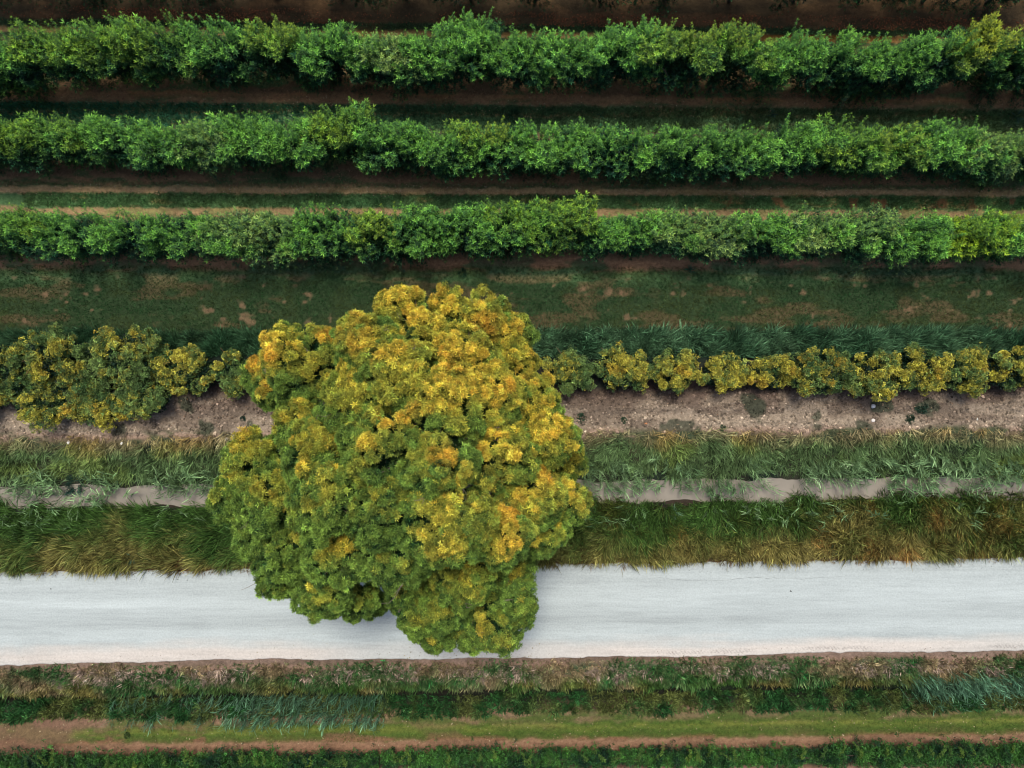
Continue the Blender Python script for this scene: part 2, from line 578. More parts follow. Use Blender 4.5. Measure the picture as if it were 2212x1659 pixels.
# tyre tread prints near the lower edge
tread = (np.abs(T - .955) < .018) * (np.sin(XX * 38 + YY * 30) > .2) * ss(U, 1300, 1420)[None] * (1 - ss(U, 2280, 2380))[None] * ss(fbm(XX * .3, YY * .5, 240, 2), .4, .55)
c = c * (1 - .28 * tread[..., None])
dirt = ss(fbm(XX * .25, YY * 2.2, 251, 4), .55, .74) * .07
c = c * (1 - dirt[..., None])
nxr, nyr = XX.shape[1], XX.shape[0]
ii = (np.arange(nyr - 1)[:, None] * nxr + np.arange(nxr - 1)[None])
rq = np.stack([ii, ii + nxr, ii + nxr + 1, ii + 1], -1).reshape(-1, 4)
me = make_mesh('road', np.stack([XX, YY, ZZ], -1).reshape(-1, 3), rq, c.reshape(-1, 3), M_ROAD, True)
road = obj('road', me, kind='structure')
# the long hairline crack near the upper edge of the road
rc = np.random.default_rng(14)


def crack(u0, u1, v0):
    n = 140
    uu = np.linspace(u0, u1, n)
    cv = v0 + np.cumsum(rc.normal(size=n)) * .45 + 3 * np.sin(uu * .03)
    x, y = ground_xy(uu, cv)
    wd = .008 * (0.25 + vn(uu * .11, uu * 0, 5)) * np.sin(np.linspace(0.02, math.pi - .02, n)) ** .4
    zt = .03 + .04 * math.sin((v0 - 1237) / 198 * math.pi) + .008
    v = np.concatenate([np.stack([x, y + wd, 0 * x + zt], -1), np.stack([x, y - wd, 0 * x + zt], -1)])
    i = np.arange(n - 1)
    return v, np.stack([i, n + i, n + i + 1, i + 1], -1)


bg_ = Bag()
for a in ((1410, 1830, 1272),):
    v, q = crack(*a)
    bg_.add(v, q, np.array([.20, .22, .22]))
obj('crack', bg_.mesh('crack', M_STONE), parent=road)

# water --------------------------------------------------------------
mw = bpy.data.materials.new('muddy_water')
mw.use_nodes = True
p = mw.node_tree.nodes['Principled BSDF']
wN, wL = mw.node_tree.nodes.new, mw.node_tree.links.new
tcw = wN('ShaderNodeTexCoord'); nw = wN('ShaderNodeTexNoise'); nw.inputs['Scale'].default_value = .9; nw.inputs['Detail'].default_value = 4
wL(tcw.outputs['Object'], nw.inputs[0])
crw = wN('ShaderNodeValToRGB')
crw.color_ramp.elements[0].position = .3; crw.color_ramp.elements[0].color = (.190, .172, .142, 1)
crw.color_ramp.elements[1].position = .7; crw.color_ramp.elements[1].color = (.265, .240, .200, 1)
wL(nw.outputs['Fac'], crw.inputs[0]); wL(crw.outputs[0], p.inputs['Base Color'])
nb = wN('ShaderNodeTexNoise'); nb.inputs['Scale'].default_value = 5; bw = wN('ShaderNodeBump')
bw.inputs['Strength'].default_value = .08; wL(tcw.outputs['Object'], nb.inputs[0]); wL(nb.outputs['Fac'], bw.inputs['Height']); wL(bw.outputs[0], p.inputs['Normal'])
p.inputs['Roughness'].default_value = .12
p.inputs['IOR'].default_value = 1.33
wx = edge_axis(-27.5, 27.5, 1.0, 1000)
wu = wx / S + 1106
v = []
for v0 in (1025, 1140):
    x, y = ground_xy(wu, v0)
    v.append(np.stack([x, y, 0 * x - .60], -1))
n = len(wx); i = np.arange(n - 1)
me = make_mesh('water', np.concatenate(v), np.stack([i, n + i, n + i + 1, i + 1], -1), None, mw, True)
obj('water', me, kind='structure')

# ------------------------------------------------------------------ big tree over the road
TR2 = np.random.default_rng(101)
LOBES = [  # u, v, radius (plan units), height of the lobe centre (m)
    (868, 672, 62, 5.6), (968, 668, 42, 5.0), (1048, 688, 55, 5.4), (1104, 728, 55, 5.2), (1108, 800, 62, 5.8),
    (642, 790, 78, 5.4), (590, 840, 48, 4.6), (700, 765, 60, 6.0), (790, 745, 80, 7.0), (900, 735, 78, 7.2), (1000, 770, 74, 7.0),
    (860, 810, 95, 8.2), (1050, 860, 88, 7.8), (1140, 880, 80, 6.8), (1190, 945, 66, 6.2), (960, 880, 105, 8.8),
    (770, 860, 88, 8.0), (650, 915, 66, 6.2), (690, 975, 85, 7.4), (830, 960, 108, 9.2), (950, 1000, 108, 9.3),
    (1075, 985, 88, 8.3), (1222, 1000, 44, 4.8), (1140, 1065, 88, 7.4), (1222, 1085, 56, 5.2), (548, 1000, 76, 5.6),
    (515, 1075, 62, 5.2), (590, 1085, 92, 6.8), (555, 1160, 56, 5.2), (710, 1075, 98, 8.2), (835, 1095, 108, 9.0),
    (965, 1125, 115, 8.8), (1080, 1150, 85, 7.4), (1178, 1150, 58, 5.2), (620, 1190, 84, 6.4), (740, 1190, 94, 7.4),
    (860, 1195, 86, 7.6), (700, 1280, 66, 5.8), (606, 1248, 50, 5.0), (1000, 1235, 84, 6.2), (945, 1315, 62, 4.8),
    (1050, 1310, 72, 4.8), (1110, 1325, 40, 4.2), (1012, 1360, 52, 4.2), (800, 1296, 34, 4.0), (885, 1270, 62, 5.0), (1105, 1235, 50, 5.2), (770, 1300, 40, 5.0), (945, 1368, 44, 4.4), (1078, 1358, 58, 4.6), (902, 1335, 44, 4.6), (1120, 1290, 42, 4.8),
    (618, 762, 62, 5.6), (680, 810, 60, 5.4), (575, 800, 44, 5.0),
]
tx, ty = Q(872, 1010, 6.0)
BASE = np.array([tx, ty, 0.0])


def tree_colour(P, rng, tip, lit):
    """leaf colour by place in the crown: golden growth on the upper and right boughs, deep green low on the left, clump tops painted yellower as if lit"""
    k = S * (1 - P[:, 2] / H_CAM)
    u = P[:, 0] / k + 1106; v = 829.5 - P[:, 1] / k
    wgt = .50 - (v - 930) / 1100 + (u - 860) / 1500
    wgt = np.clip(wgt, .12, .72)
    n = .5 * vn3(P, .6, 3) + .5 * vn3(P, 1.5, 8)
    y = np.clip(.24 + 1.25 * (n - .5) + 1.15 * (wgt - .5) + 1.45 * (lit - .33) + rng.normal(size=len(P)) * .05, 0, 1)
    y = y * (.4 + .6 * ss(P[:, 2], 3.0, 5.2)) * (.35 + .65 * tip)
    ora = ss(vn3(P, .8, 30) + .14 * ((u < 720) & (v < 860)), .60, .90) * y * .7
    deep = np.array([.018, .065, .022]); gr = np.array([.170, .270, .045]); ye = np.array([.72, .48, .060]); og = np.array([.70, .34, .045])
    g = np.clip(.5 * vn3(P, 1.3, 55) + .9 * (tip - .2), 0, 1)[:, None]
    ol = np.array([.340, .330, .045])
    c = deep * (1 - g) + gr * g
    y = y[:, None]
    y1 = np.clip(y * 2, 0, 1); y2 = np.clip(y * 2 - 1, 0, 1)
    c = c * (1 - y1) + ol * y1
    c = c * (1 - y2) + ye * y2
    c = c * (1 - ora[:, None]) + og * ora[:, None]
    return c


crown = Bag()
tree = obj('broad_tree', None, label='large round-crowned tree with golden green foliage overhanging the pale road', cat='tree', loc=(tx, ty, 0))
LOBES = [(u, v, r * .90, z + TR2.uniform(-.9, .8)) for (u, v, r, z) in LOBES]
LC = np.array([[*Q(u, v, z), z] for (u, v, r, z) in LOBES])
LR = np.array([r * S * (1 - z / H_CAM) for (u, v, r, z) in LOBES])
allsub = []
for li in range(len(LOBES)):
    c0, Rr = LC[li], LR[li]
    keep = []
    for e in TR2.normal(size=(400, 3)):
        e /= np.linalg.norm(e)
        if e[2] < -.3: continue
        if all(np.linalg.norm(e - f) * Rr > .50 for f in keep): keep.append(e)
    for e in keep:
        sp = c0 + e * Rr * TR2.uniform(.62, .92) * np.array([1, 1, .95])
        dist = np.linalg.norm((sp - LC) / np.array([1, 1, .9]), axis=1) / LR
        dist[li] = 9
        if dist.min() < .90: continue                       # buried in a neighbouring bough
        lit = .5 * e[2] + .28 * e[1] + .06  # light on clump tops and upper sides, painted into the leaf colour
        allsub.append([*sp, TR2.uniform(.20, .36) * (.8 + .2 * min(1, Rr / 1.5)), *c0, lit + TR2.normal() * .12])
SUB = np.array(allsub)
PP, DD, TP, YY_, BR = [], [], [], [], []
for s_ in SUB:
    sp, sr, c0, lit = s_[:3], s_[3], s_[4:7], s_[7]
    out = (sp - c0); out /= np.linalg.norm(out) + 1e-6
    out = out * .6 + np.array([0, .12, .5]); out /= np.linalg.norm(out)
    nt_ = int(7 + 40 * sr)                     # tufts of the clump
    td = TR2.normal(size=(nt_, 3)); td /= np.linalg.norm(td, axis=1, keepdims=True)
    td += out * .6; td /= np.linalg.norm(td, axis=1, keepdims=True)
    K = 13
    n = nt_ * K
    dd = np.repeat(td, K, 0) + TR2.normal(size=(n, 3)) * .20
    dd /= np.linalg.norm(dd, axis=1, keepdims=True)
    q_ = TR2.uniform(.0, 1.0, n)
    rr = sr * (.50 + .62 * q_ ** .7) * np.repeat(TR2.uniform(.75, 1.3, nt_), K)
    TP.append(np.clip((q_ - .1) / .7, 0, 1) * np.clip(.45 + .6 * (dd @ out), 0, 1) * np.repeat(TR2.uniform(.75, 1.15, nt_), K))
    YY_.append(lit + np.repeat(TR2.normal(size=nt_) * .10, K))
    BR.append(np.repeat(np.exp(TR2.normal(size=nt_) * .27 + .06), K))
    an_ = TR2.uniform(.75, 1.3, 3) * np.array([1, 1, .85])
    PP.append(sp + dd * rr[:, None] * an_); DD.append(dd + np.array([0, 0, .25]))
PP = np.concatenate(PP); DD = np.concatenate(DD)
sz = TR2.uniform(.10, .21, len(PP))
TP = np.concatenate(TP)
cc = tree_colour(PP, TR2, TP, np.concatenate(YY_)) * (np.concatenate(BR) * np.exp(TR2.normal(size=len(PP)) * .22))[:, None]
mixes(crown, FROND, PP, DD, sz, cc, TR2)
# inner foliage that fills the depth of the boughs, shade painted into its colour
IP = []
for (u, v, r, z) in LOBES:
    k = S * (1 - z / H_CAM); cx, cy = Q(u, v, z); Rr = r * k
    n = int(1000 * Rr)
    dd = TR2.normal(size=(n, 3)); dd /= np.linalg.norm(dd, axis=1, keepdims=True)
    IP.append(np.array([cx, cy, z - .25 * Rr]) + dd * (Rr * .72 * TR2.uniform(.3, 1, n) ** .4)[:, None])
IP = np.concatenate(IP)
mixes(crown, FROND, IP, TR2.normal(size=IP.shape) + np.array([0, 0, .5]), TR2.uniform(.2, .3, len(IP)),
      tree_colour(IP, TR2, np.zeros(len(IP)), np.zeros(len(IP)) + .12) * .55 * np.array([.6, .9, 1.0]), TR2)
obj('crown', crown.mesh('crown', M_CROWN), parent=tree).matrix_parent_inverse = __import__('mathutils').Matrix.Translation((-tx, -ty, 0))

PINV = __import__('mathutils').Matrix.Translation((-tx, -ty, 0))
bk = np.array([.13, .10, .08])
tb = Bag()
fork = BASE + np.array([.25, .1, 2.6])
tube(tb, [BASE + np.array([0, 0, -.2]), BASE + np.array([.03, 0, .4]), BASE + np.array([.1, .05, 1.4]), fork, fork + np.array([.1, .1, .6])],
     [.62, .46, .38, .34, .22], bk, 14)
obj('trunk', tb.mesh('trunk', M_BARK, True), parent=tree).matrix_parent_inverse = PINV
pale = np.array([.22, .19, .15])
for (u, v, r, z) in LOBES:
    cx, cy = Q(u, v, z)
    c0 = np.array([cx, cy, z])
    b = Bag()
    L = np.linalg.norm(c0 - fork)
    pts = bend(fork, c0 + np.array([0, 0, -.3]), 9, .09, TR2)
    tube(b, pts, np.linspace(.05 + .022 * L, .04, 9), bk, 7)
    Rr = r * S * (1 - z / H_CAM)
    near = SUB[np.all(np.isclose(SUB[:, 4:7], c0), axis=1)]
    for s_ in near[::2]:
        tube(b, bend(pts[-2], s_[:3], 5, .22, TR2), np.linspace(.032, .012, 5), pale * .7, 4)
    # a few bare twigs reaching the light
    for _ in range(1):
        a = TR2.uniform(0, 6.28); e = c0 + np.array([math.cos(a), math.sin(a), TR2.uniform(.4, .9)]) * Rr * TR2.uniform(.75, .95)
        s0 = c0 + (e - c0) * .45 + TR2.normal(size=3) * .1
        tw = bend(s0, e, 5, .35, TR2)
        tube(b, tw, np.linspace(.02, .008, 5), pale, 4)
        tube(b, bend(tw[2], e + TR2.normal(size=3) * .25, 4, .3, TR2), np.linspace(.013, .006, 4), pale, 4)
    obj('branch', b.mesh('branch', M_BARK, True), parent=tree).matrix_parent_inverse = PINV

# ------------------------------------------------------------------ orchard rows
ROW_TOP = {
    0: ([0, 2212], [-150, -140]),
    1: ([-60, 0, 70, 100, 200, 300, 380, 480, 620, 700, 770, 830, 900, 960, 1010, 1080, 1130, 1210, 1300, 1350, 1440, 1560, 1620, 1750, 1830, 1920, 2000, 2090, 2140, 2280],
        [110, 100, 80, 66, 56, 50, 38, 52, 46, 56, 88, 88, 96, 62, 38, 58, 76, 76, 80, 44, 54, 56, 66, 84, 78, 98, 72, 48, 64, 80]),
    2: ([-60, 0, 150, 260, 330, 400, 450, 520, 600, 700, 740, 850, 930, 1000, 1080, 1150, 1260, 1400, 1480, 1600, 1700, 1850, 1950, 2030, 2100, 2280],
        [262, 262, 256, 266, 276, 282, 278, 250, 272, 246, 232, 264, 286, 266, 270, 272, 272, 284, 272, 276, 266, 266, 288, 266, 300, 286]),
    3: ([-60, 0, 90, 200, 400, 550, 640, 710, 800, 900, 1000, 1080, 1200, 1260, 1330, 1450, 1580, 1700, 1850, 1930, 2020, 2100, 2280],
        [452, 452, 456, 462, 462, 468, 464, 446, 462, 446, 452, 440, 440, 470, 472, 462, 470, 466, 450, 466, 474, 470, 482]),
}
ROW_BOT = {0: ([0, 2212], [14, 30]), 1: ([0, 60, 200, 500, 800, 1000, 1300, 1500, 1900, 2212], [208, 192, 188, 184, 182, 192, 190, 198, 200, 212]),
           2: ([0, 300, 700, 1300, 1800, 2212], [370, 362, 372, 384, 388, 386]),
           3: ([0, 400, 700, 900, 1250, 1500, 2000, 2212], [556, 560, 576, 566, 552, 560, 572, 552])}
CENT = {
    0: list(range(-40, 2300, 150)),
    1: [-45, 40, 150, 262, 375, 490, 610, 712, 840, 928, 1015, 1120, 1235, 1345, 1450, 1560, 1680, 1800, 1900, 1995, 2090, 2195, 2262],
    2: [-45, 50, 160, 270, 375, 470, 540, 640, 740, 850, 950, 1050, 1160, 1270, 1380, 1490, 1600, 1700, 1810, 1910, 2020, 2110, 2200, 2262],
    3: [-45, 60, 170, 285, 400, 510, 610, 715, 820, 915, 1010, 1110, 1205, 1330, 1440, 1545, 1650, 1755, 1860, 1965, 2070, 2140, 2190, 2262],
}
HT = {0: 4.0, 1: 4.1, 2: 3.5, 3: 3.0}
LOOK = {1: {610: 'y', 1450: 'y', 1560: 'y', 2090: 'Y', 840: 'p', 150: 'l', 262: 'l', 375: 'l', 2195: 'y'},
        2: {1050: 'y', 470: 'p', 2110: 'p', 2200: 'p', 50: 'l', 160: 'l', 1810: 'l', 1910: 'y', 740: 'l'},
        3: {1545: 'p', 1440: 'p', 1755: 'p', 1860: 'p', 2070: 'L', 2140: 'L', 820: 'y', 60: 'l', 1110: 'l', 1205: 'l', 2190: 'p', 510: 'p', 610: 'p'}}
PAL = {'g': ((.008, .046, .026), (.074, .215, .048)), 'l': ((.014, .060, .020), (.095, .190, .028)),
       'y': ((.016, .060, .018), (.170, .230, .022)), 'Y': ((.025, .070, .014), (.260, .280, .020)),
       'p': ((.014, .058, .030), (.120, .215, .085)), 'L': ((.030, .085, .012), (.130, .235, .016))}
WORD = {'g': 'mid green', 'l': 'bright green', 'y': 'yellow tipped green', 'Y': 'strongly yellow topped', 'p': 'pale silvery green', 'L': 'lime green'}
ORD = ['first', 'second', 'third', 'fourth', 'fifth', 'sixth', 'seventh', 'eighth', 'ninth', 'tenth', 'eleventh', 'twelfth', 'thirteenth',
       'fourteenth', 'fifteenth', 'sixteenth', 'seventeenth', 'eighteenth', 'nineteenth', 'twentieth', 'twenty-first', 'twenty-second', 'twenty-third', 'twenty-fourth', 'twenty-fifth']
ROWN = {0: 'dark row along the top edge', 1: 'first full row', 2: 'second full row', 3: 'third full row'}
OR = np.random.default_rng(55)


def orchard_tree(row, u, vt, vb, half, look, label, H):
    mid = (vt + vb) / 2
    ylo = (829.5 - vb) * S * (1 - .30 * H / H_CAM)
    yhi = (829.5 - vt) * S * (1 - .82 * H / H_CAM)
    ay = (yhi - ylo) / 1.75; cy = ylo + ay
    ay = max(ay, .75)
    cx = (u - 1106) * S * (1 - .55 * H / H_CAM)
    ax = half * S
    az = H * .47; cz = H * .54
    rng = OR
    t = obj('orchard_tree', None, label=label, cat='fruit tree', group='orchard trees of the ' + ROWN[row], loc=(cx, cy, 0))
    lo, hi = (np.array(c_) for c_ in PAL[look])
    b = Bag()
    # boughs: clumps of leafy shoots
    ncl = 30
    cd = rng.normal(size=(ncl, 3)); cd /= np.linalg.norm(cd, axis=1, keepdims=True); cd[:, 2] = rng.uniform(-.95, .95, ncl); cd[:, :2] *= (1 - .25 * np.abs(cd[:, 2:3]))
    cc_ = cd * np.array([ax, ay, az]) * rng.uniform(.5, .9, (ncl, 1)) + np.array([0, 0, cz])
    cc_[:, 0] = (np.linspace(-1, 1, ncl)[rng.permutation(ncl)] + rng.normal(size=ncl) * .06) * ax
    n = 2100 if row else 1100
    k = rng.integers(0, ncl, n)
    dd = rng.normal(size=(n, 3)); dd /= np.linalg.norm(dd, axis=1, keepdims=True)
    crad = rng.uniform(.32, .62, ncl)[k]
    pos = cc_[k] + dd * (crad * rng.uniform(.2, 1, n) ** .5)[:, None]
    pos[:, 2] = np.clip(pos[:, 2], .12, None)
    out = (pos - np.array([0, 0, cz * .8])) / np.array([ax, ay, az])
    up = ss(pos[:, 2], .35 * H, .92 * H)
    dirn = out * np.array([.25, .55, .5]) + dd * .30 + np.stack([0 * up, .25 * up, .25 + 1.0 * up], -1) + rng.normal(size=(n, 3)) * .16
    lean = (fbm(np.array([cx * .3]), np.array([cy]), 400)[0] - .5) * 1.2
    dirn[:, 0] += lean * up
    size = rng.uniform(.20, .36, n) * (1 + .5 * up)
    young_lit = np.clip(-.12 + 1.05 * up ** 1.8 + rng.normal(size=n) * .28 + 1.0 * (vn3(pos + np.array([cx, cy, 0]), 1.1, 70) - .5), 0, 1)[:, None]  # leaf age plus painted light: bright crown tops, dark lower sides
    WP = pos + np.array([cx, cy, 0])
    pn = .6 * vn3(WP, .8, 500) + .4 * vn3(WP, 2.2, 501) + rng.normal(size=n) * .05
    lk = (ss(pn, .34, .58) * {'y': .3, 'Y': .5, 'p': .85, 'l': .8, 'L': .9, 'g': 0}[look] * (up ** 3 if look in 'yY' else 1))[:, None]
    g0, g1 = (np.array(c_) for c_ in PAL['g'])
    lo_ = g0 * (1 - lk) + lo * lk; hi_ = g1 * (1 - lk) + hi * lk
    if row == 0: young_lit *= .5
    col = (lo_ * (1 - young_lit) + hi_ * young_lit) * np.exp(np.clip(rng.normal(size=(n, 1)), -2, 1.6) * .38)
    hi = g1 * .55 + hi * .45
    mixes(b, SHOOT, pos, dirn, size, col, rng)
    # long water shoots standing above the crown
    m = 40 if row else 16
    p0 = np.stack([rng.uniform(-.85, .85, m) * ax, rng.uniform(-.2, .75, m) * ay, cz + az * rng.uniform(.45, .8, m)], -1)
    for j in range(m):
        a = p0[j]; e = a + np.array([rng.normal() * .16 + lean * .3, rng.normal() * .15 + .1, rng.uniform(.35, 1.0)])
        s_ = np.linspace(.1, 1, 5)[:, None]
        pp = a * (1 - s_) + e * s_
        mixes(b, SHOOT, pp, np.tile(e - a, (5, 1)) + rng.normal(size=(5, 3)) * .12, np.full(5, .26), np.tile(hi * rng.uniform(.8, 1.2), (5, 1)), rng)
    # loose inner leaves
    ni = 420
    dd = rng.normal(size=(ni, 3)); dd /= np.linalg.norm(dd, axis=1, keepdims=True)
    pi_ = dd * np.array([ax, ay, az]) * rng.uniform(.1, .75, (ni, 1)) + np.array([0, 0, cz])
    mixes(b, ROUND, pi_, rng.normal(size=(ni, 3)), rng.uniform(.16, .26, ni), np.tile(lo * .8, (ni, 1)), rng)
    obj('crown', b.mesh('orchard_crown', M_LEAF), parent=t)
    tb = Bag()
    top_ = np.array([rng.normal() * .08, rng.normal() * .08, H * .32])
    tube(tb, [[0, 0, -.1], [0, 0, .1], top_ * .6, top_], [.12, .09, .075, .06], bk * .7, 8)
    for j in range(6):
        tube(tb, bend(top_, cc_[j], 6, .15, rng), np.linspace(.05, .014, 6), bk * .9, 5)
    obj('trunk', tb.mesh('orchard_trunk', M_BARK, True), parent=t)
    return t, (ax, ay, az, cz)


DROOP = {(1, 1800): [(1808, 250), (1812, 232)], (1, 1120): [(1165, 188)], (2, 1235): [], (3, 1860): [(1845, 590), (1880, 575), (1868, 570)], (3, 1965): [(1925, 588), (1945, 592), (1955, 575)],
         (3, 715): [(738, 580), (700, 575)], (3, 820): [(800, 578), (868, 582)], (3, 610): [(650, 578), (560, 570)], (3, 510): [(515, 576)], (2, 470): [(465, 385)],
         (2, 1380): [(1395, 402), (1380, 396)], (2, 1160): [(1180, 392)], (1, 40): [(70, 200), (45, 205)], (3, 400): [(300, 560)], (1, 490): []}
for row in (0, 1, 2, 3):
    cs = CENT[row]
    seen = 0
    for i, u in enumerate(cs):
        du = .5 * ((cs[min(i + 1, len(cs) - 1)] - cs[max(i - 1, 0)]) / (2 if 0 < i < len(cs) - 1 else 1))
        half = du * (1.02 + .10 * math.sin(u * 1.7))
        vt = np.interp(u, *ROW_TOP[row]) + (0, 22, 18, 12)[row]; vb = np.interp(u, *ROW_BOT[row])
        look = LOOK.get(row, {}).get(u, 'g')
        if row == 0:
            label = '%s tree from the left in the dark orchard row cut by the top edge' % ORD[i]
        elif u < -40 or u > 2250:
            label = 'orchard tree cut off by the %s edge at the end of the %s' % ('left' if u < 0 else 'right', ROWN[row])
        else:
            label = '%s orchard tree, %s whole one from the left in the %s' % (WORD[look], ORD[i - 1], ROWN[row])
        Hh = HT[row] * (1 + (np.interp(u, *ROW_BOT[row]) - vt - (135 if row == 1 else 110)) * .0022)
        t, (ax, ay, az, cz) = orchard_tree(row, u, vt, vb, half, look, label, Hh)
        for (du_, dv_) in DROOP.get((row, u), []):
            b = Bag()
            ex, ey = Q(du_, dv_, .35)
            e = np.array([ex, ey, .3]) - np.array(t.location)
            a = np.array([e[0] * .75 + OR.normal() * .1, -ay * .55, cz])
            s_ = np.linspace(0, 1, 12)[:, None]
            pp = a * (1 - s_) + e * s_ + np.array([0, 0, .5]) * np.sin(s_ * np.pi)
            tube(b, pp, np.linspace(.02, .008, 12), bk, 4)
            tang = np.gradient(pp, axis=0)
            mixes(b, SHOOT, pp + OR.normal(size=pp.shape) * .04, tang / np.linalg.norm(tang, axis=1, keepdims=True) + OR.normal(size=pp.shape) * .3, np.full(12, .30),
                  np.tile(np.array([.085, .17, .095]), (12, 1)) * OR.uniform(.8, 1.2, (12, 1)), OR)
            mixes(b, SHOOT, pp[4:] + OR.normal(size=pp[4:].shape) * .08, OR.normal(size=pp[4:].shape), np.full(8, .22),
                  np.tile(np.array([.085, .17, .095]), (8, 1)), OR)
            o = obj('drooping_shoot', b.mesh('drooping_shoot', M_LEAF), parent=t)
            o['label'] = 'pale grey-green shoot hanging out over the soil'

# ------------------------------------------------------------------ golden shrubs between turf and tilled strip
SHR = np.random.default_rng(77)
SHRUBS = [  # u, v, half width, half depth, height, gold, label
    (-60, 840, 80, 80, 2.0, .7, 'golden green shrub cut by the left edge above the tilled soil'),
    (20, 800, 62, 70, 2.2, .75, 'golden spreading shrub at the left end of the shrub line'),
    (110, 770, 62, 60, 2.4, .65, 'tall golden green shrub with a double peaked top, near the left edge'),
    (95, 860, 80, 55, 1.7, .6, 'low gold and green shrub bulging onto the tilled soil near the left edge'),
    (210, 875, 70, 42, 1.3, .7, 'low orange flecked shrub at the foot of the darker green shrub'),
    (285, 770, 72, 62, 2.5, .42, 'tall bushy dark green shrub with a small gold top'),
    (310, 850, 62, 55, 1.7, .1, 'dark green shrub without gold tips beside the tilled soil'),
    (185, 800, 50, 70, 1.7, .35, 'dark green shrub in the gap between the two tall left shrubs'),
    (350, 790, 40, 50, 1.5, .3, 'small dark shrub squeezed left of the small golden shrub'),
    (415, 808, 58, 48, 1.8, .72, 'small golden shrub left of the big tree, over the corner of tilled soil'),
    (505, 805, 36, 48, 1.4, .35, 'narrow dark shrub touching the left side of the big tree'),
    (1235, 800, 56, 42, 1.6, .28, 'round green shrub touching the right side of the big tree'),
    (1345, 800, 62, 46, 1.7, .55, 'second shrub right of the big tree, green with gold patches'),
    (1452, 798, 66, 44, 1.8, .62, 'bushy gold and green shrub at the narrowing of the shrub line'),
    (1570, 808, 62, 32, 1.4, .8, 'low bright golden shrub in the thinnest part of the shrub line'),
    (1665, 808, 62, 34, 1.4, .85, 'low orange gold shrub left of the deepest shrub of the line'),
    (1765, 805, 70, 52, 2.0, .6, 'deep dark based shrub with gold top, widest of the right-hand line'),
    (1880, 805, 70, 52, 2.0, .62, 'gold crested shrub overhanging the soil above the white stone'),
    (1985, 800, 64, 48, 1.9, .78, 'arching golden shrub, third from the right edge'),
    (2085, 800, 60, 46, 1.9, .55, 'green and gold shrub, second from the right edge'),
    (2185, 800, 62, 46, 1.9, .7, 'dense golden shrub cut by the right edge'),
    (2300, 800, 60, 46, 1.8, .6, 'golden shrub standing just past the right edge'),
]
for (u, v, hu, hv, H, gold, label) in SHRUBS:
    zc = H * .5
    cx, cy = Q(u, v, zc)
    t = obj('golden_shrub', None, label=label, cat='shrub', group='shrubs in a line above the tilled soil', loc=(cx, cy, 0))
    b = Bag()
    ax, ay, az = hu * S * 1.08, hv * S * 1.05, H * .48
    ncl = int(14 + ax * ay * 18)
    cd = SHR.normal(size=(ncl, 3)); cd /= np.linalg.norm(cd, axis=1, keepdims=True); cd[:, 2] = cd[:, 2] * .75 + .15
    cc_ = cd * np.array([ax, ay, az]) * SHR.uniform(.3, .95, (ncl, 1)) + np.array([0, 0, zc])
    cc_[:, 2] = np.clip(cc_[:, 2], .25, None)
    cr = SHR.uniform(.14, .36, ncl)
    n = 75 * ncl
    k = SHR.integers(0, ncl, n)
    dd = SHR.normal(size=(n, 3)); dd /= np.linalg.norm(dd, axis=1, keepdims=True); dd[:, 2] += .25
    pos = cc_[k] + dd * (cr[k] * SHR.uniform(.2, 1.25, n) ** .7)[:, None] * (np.array([1, 1, .75]) * SHR.uniform(.65, 1.45, (ncl, 3))[k])
    W_ = pos + np.array([cx, cy, 0])
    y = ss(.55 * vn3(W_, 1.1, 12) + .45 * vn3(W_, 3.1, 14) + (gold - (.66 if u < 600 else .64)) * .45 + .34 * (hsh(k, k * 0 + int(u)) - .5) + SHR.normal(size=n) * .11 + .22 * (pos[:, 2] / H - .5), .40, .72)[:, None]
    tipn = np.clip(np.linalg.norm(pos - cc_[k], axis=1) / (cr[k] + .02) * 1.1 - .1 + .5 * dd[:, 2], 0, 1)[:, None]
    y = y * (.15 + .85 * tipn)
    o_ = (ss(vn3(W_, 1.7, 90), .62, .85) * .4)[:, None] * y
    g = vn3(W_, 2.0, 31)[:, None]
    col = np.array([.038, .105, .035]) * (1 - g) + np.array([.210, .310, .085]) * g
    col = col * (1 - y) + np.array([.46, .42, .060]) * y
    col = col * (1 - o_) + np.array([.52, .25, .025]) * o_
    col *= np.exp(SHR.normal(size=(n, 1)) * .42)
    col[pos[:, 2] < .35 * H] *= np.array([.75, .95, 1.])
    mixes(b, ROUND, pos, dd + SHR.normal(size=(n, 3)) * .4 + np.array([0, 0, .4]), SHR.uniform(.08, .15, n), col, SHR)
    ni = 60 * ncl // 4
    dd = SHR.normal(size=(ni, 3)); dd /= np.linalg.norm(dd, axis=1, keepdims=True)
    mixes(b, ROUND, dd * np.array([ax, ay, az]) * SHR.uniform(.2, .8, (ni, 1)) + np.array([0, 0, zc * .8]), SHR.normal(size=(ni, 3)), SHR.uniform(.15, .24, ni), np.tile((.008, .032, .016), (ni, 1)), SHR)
    obj('foliage', b.mesh('shrub_foliage', M_SHRUB), parent=t)
    sb = Bag()
    for j in range(min(ncl, 16)):
        a = SHR.normal(size=3) * .08; a[2] = -.05
        e = cc_[j]
        tube(sb, bend(a, e, 6, .15, SHR), np.linspace(.035, .010, 6), np.array([.26, .16, .10]), 5)
        if SHR.random() < .5:
            e2 = e + (e - np.array([0, 0, zc])) * .28 + SHR.normal(size=3) * .12
            tube(sb, bend(e, e2, 4, .2, SHR), np.linspace(.011, .006, 4), np.array([.34, .20, .12]), 4)
    obj('stem', sb.mesh('shrub_stem', M_BARK, True), parent=t)

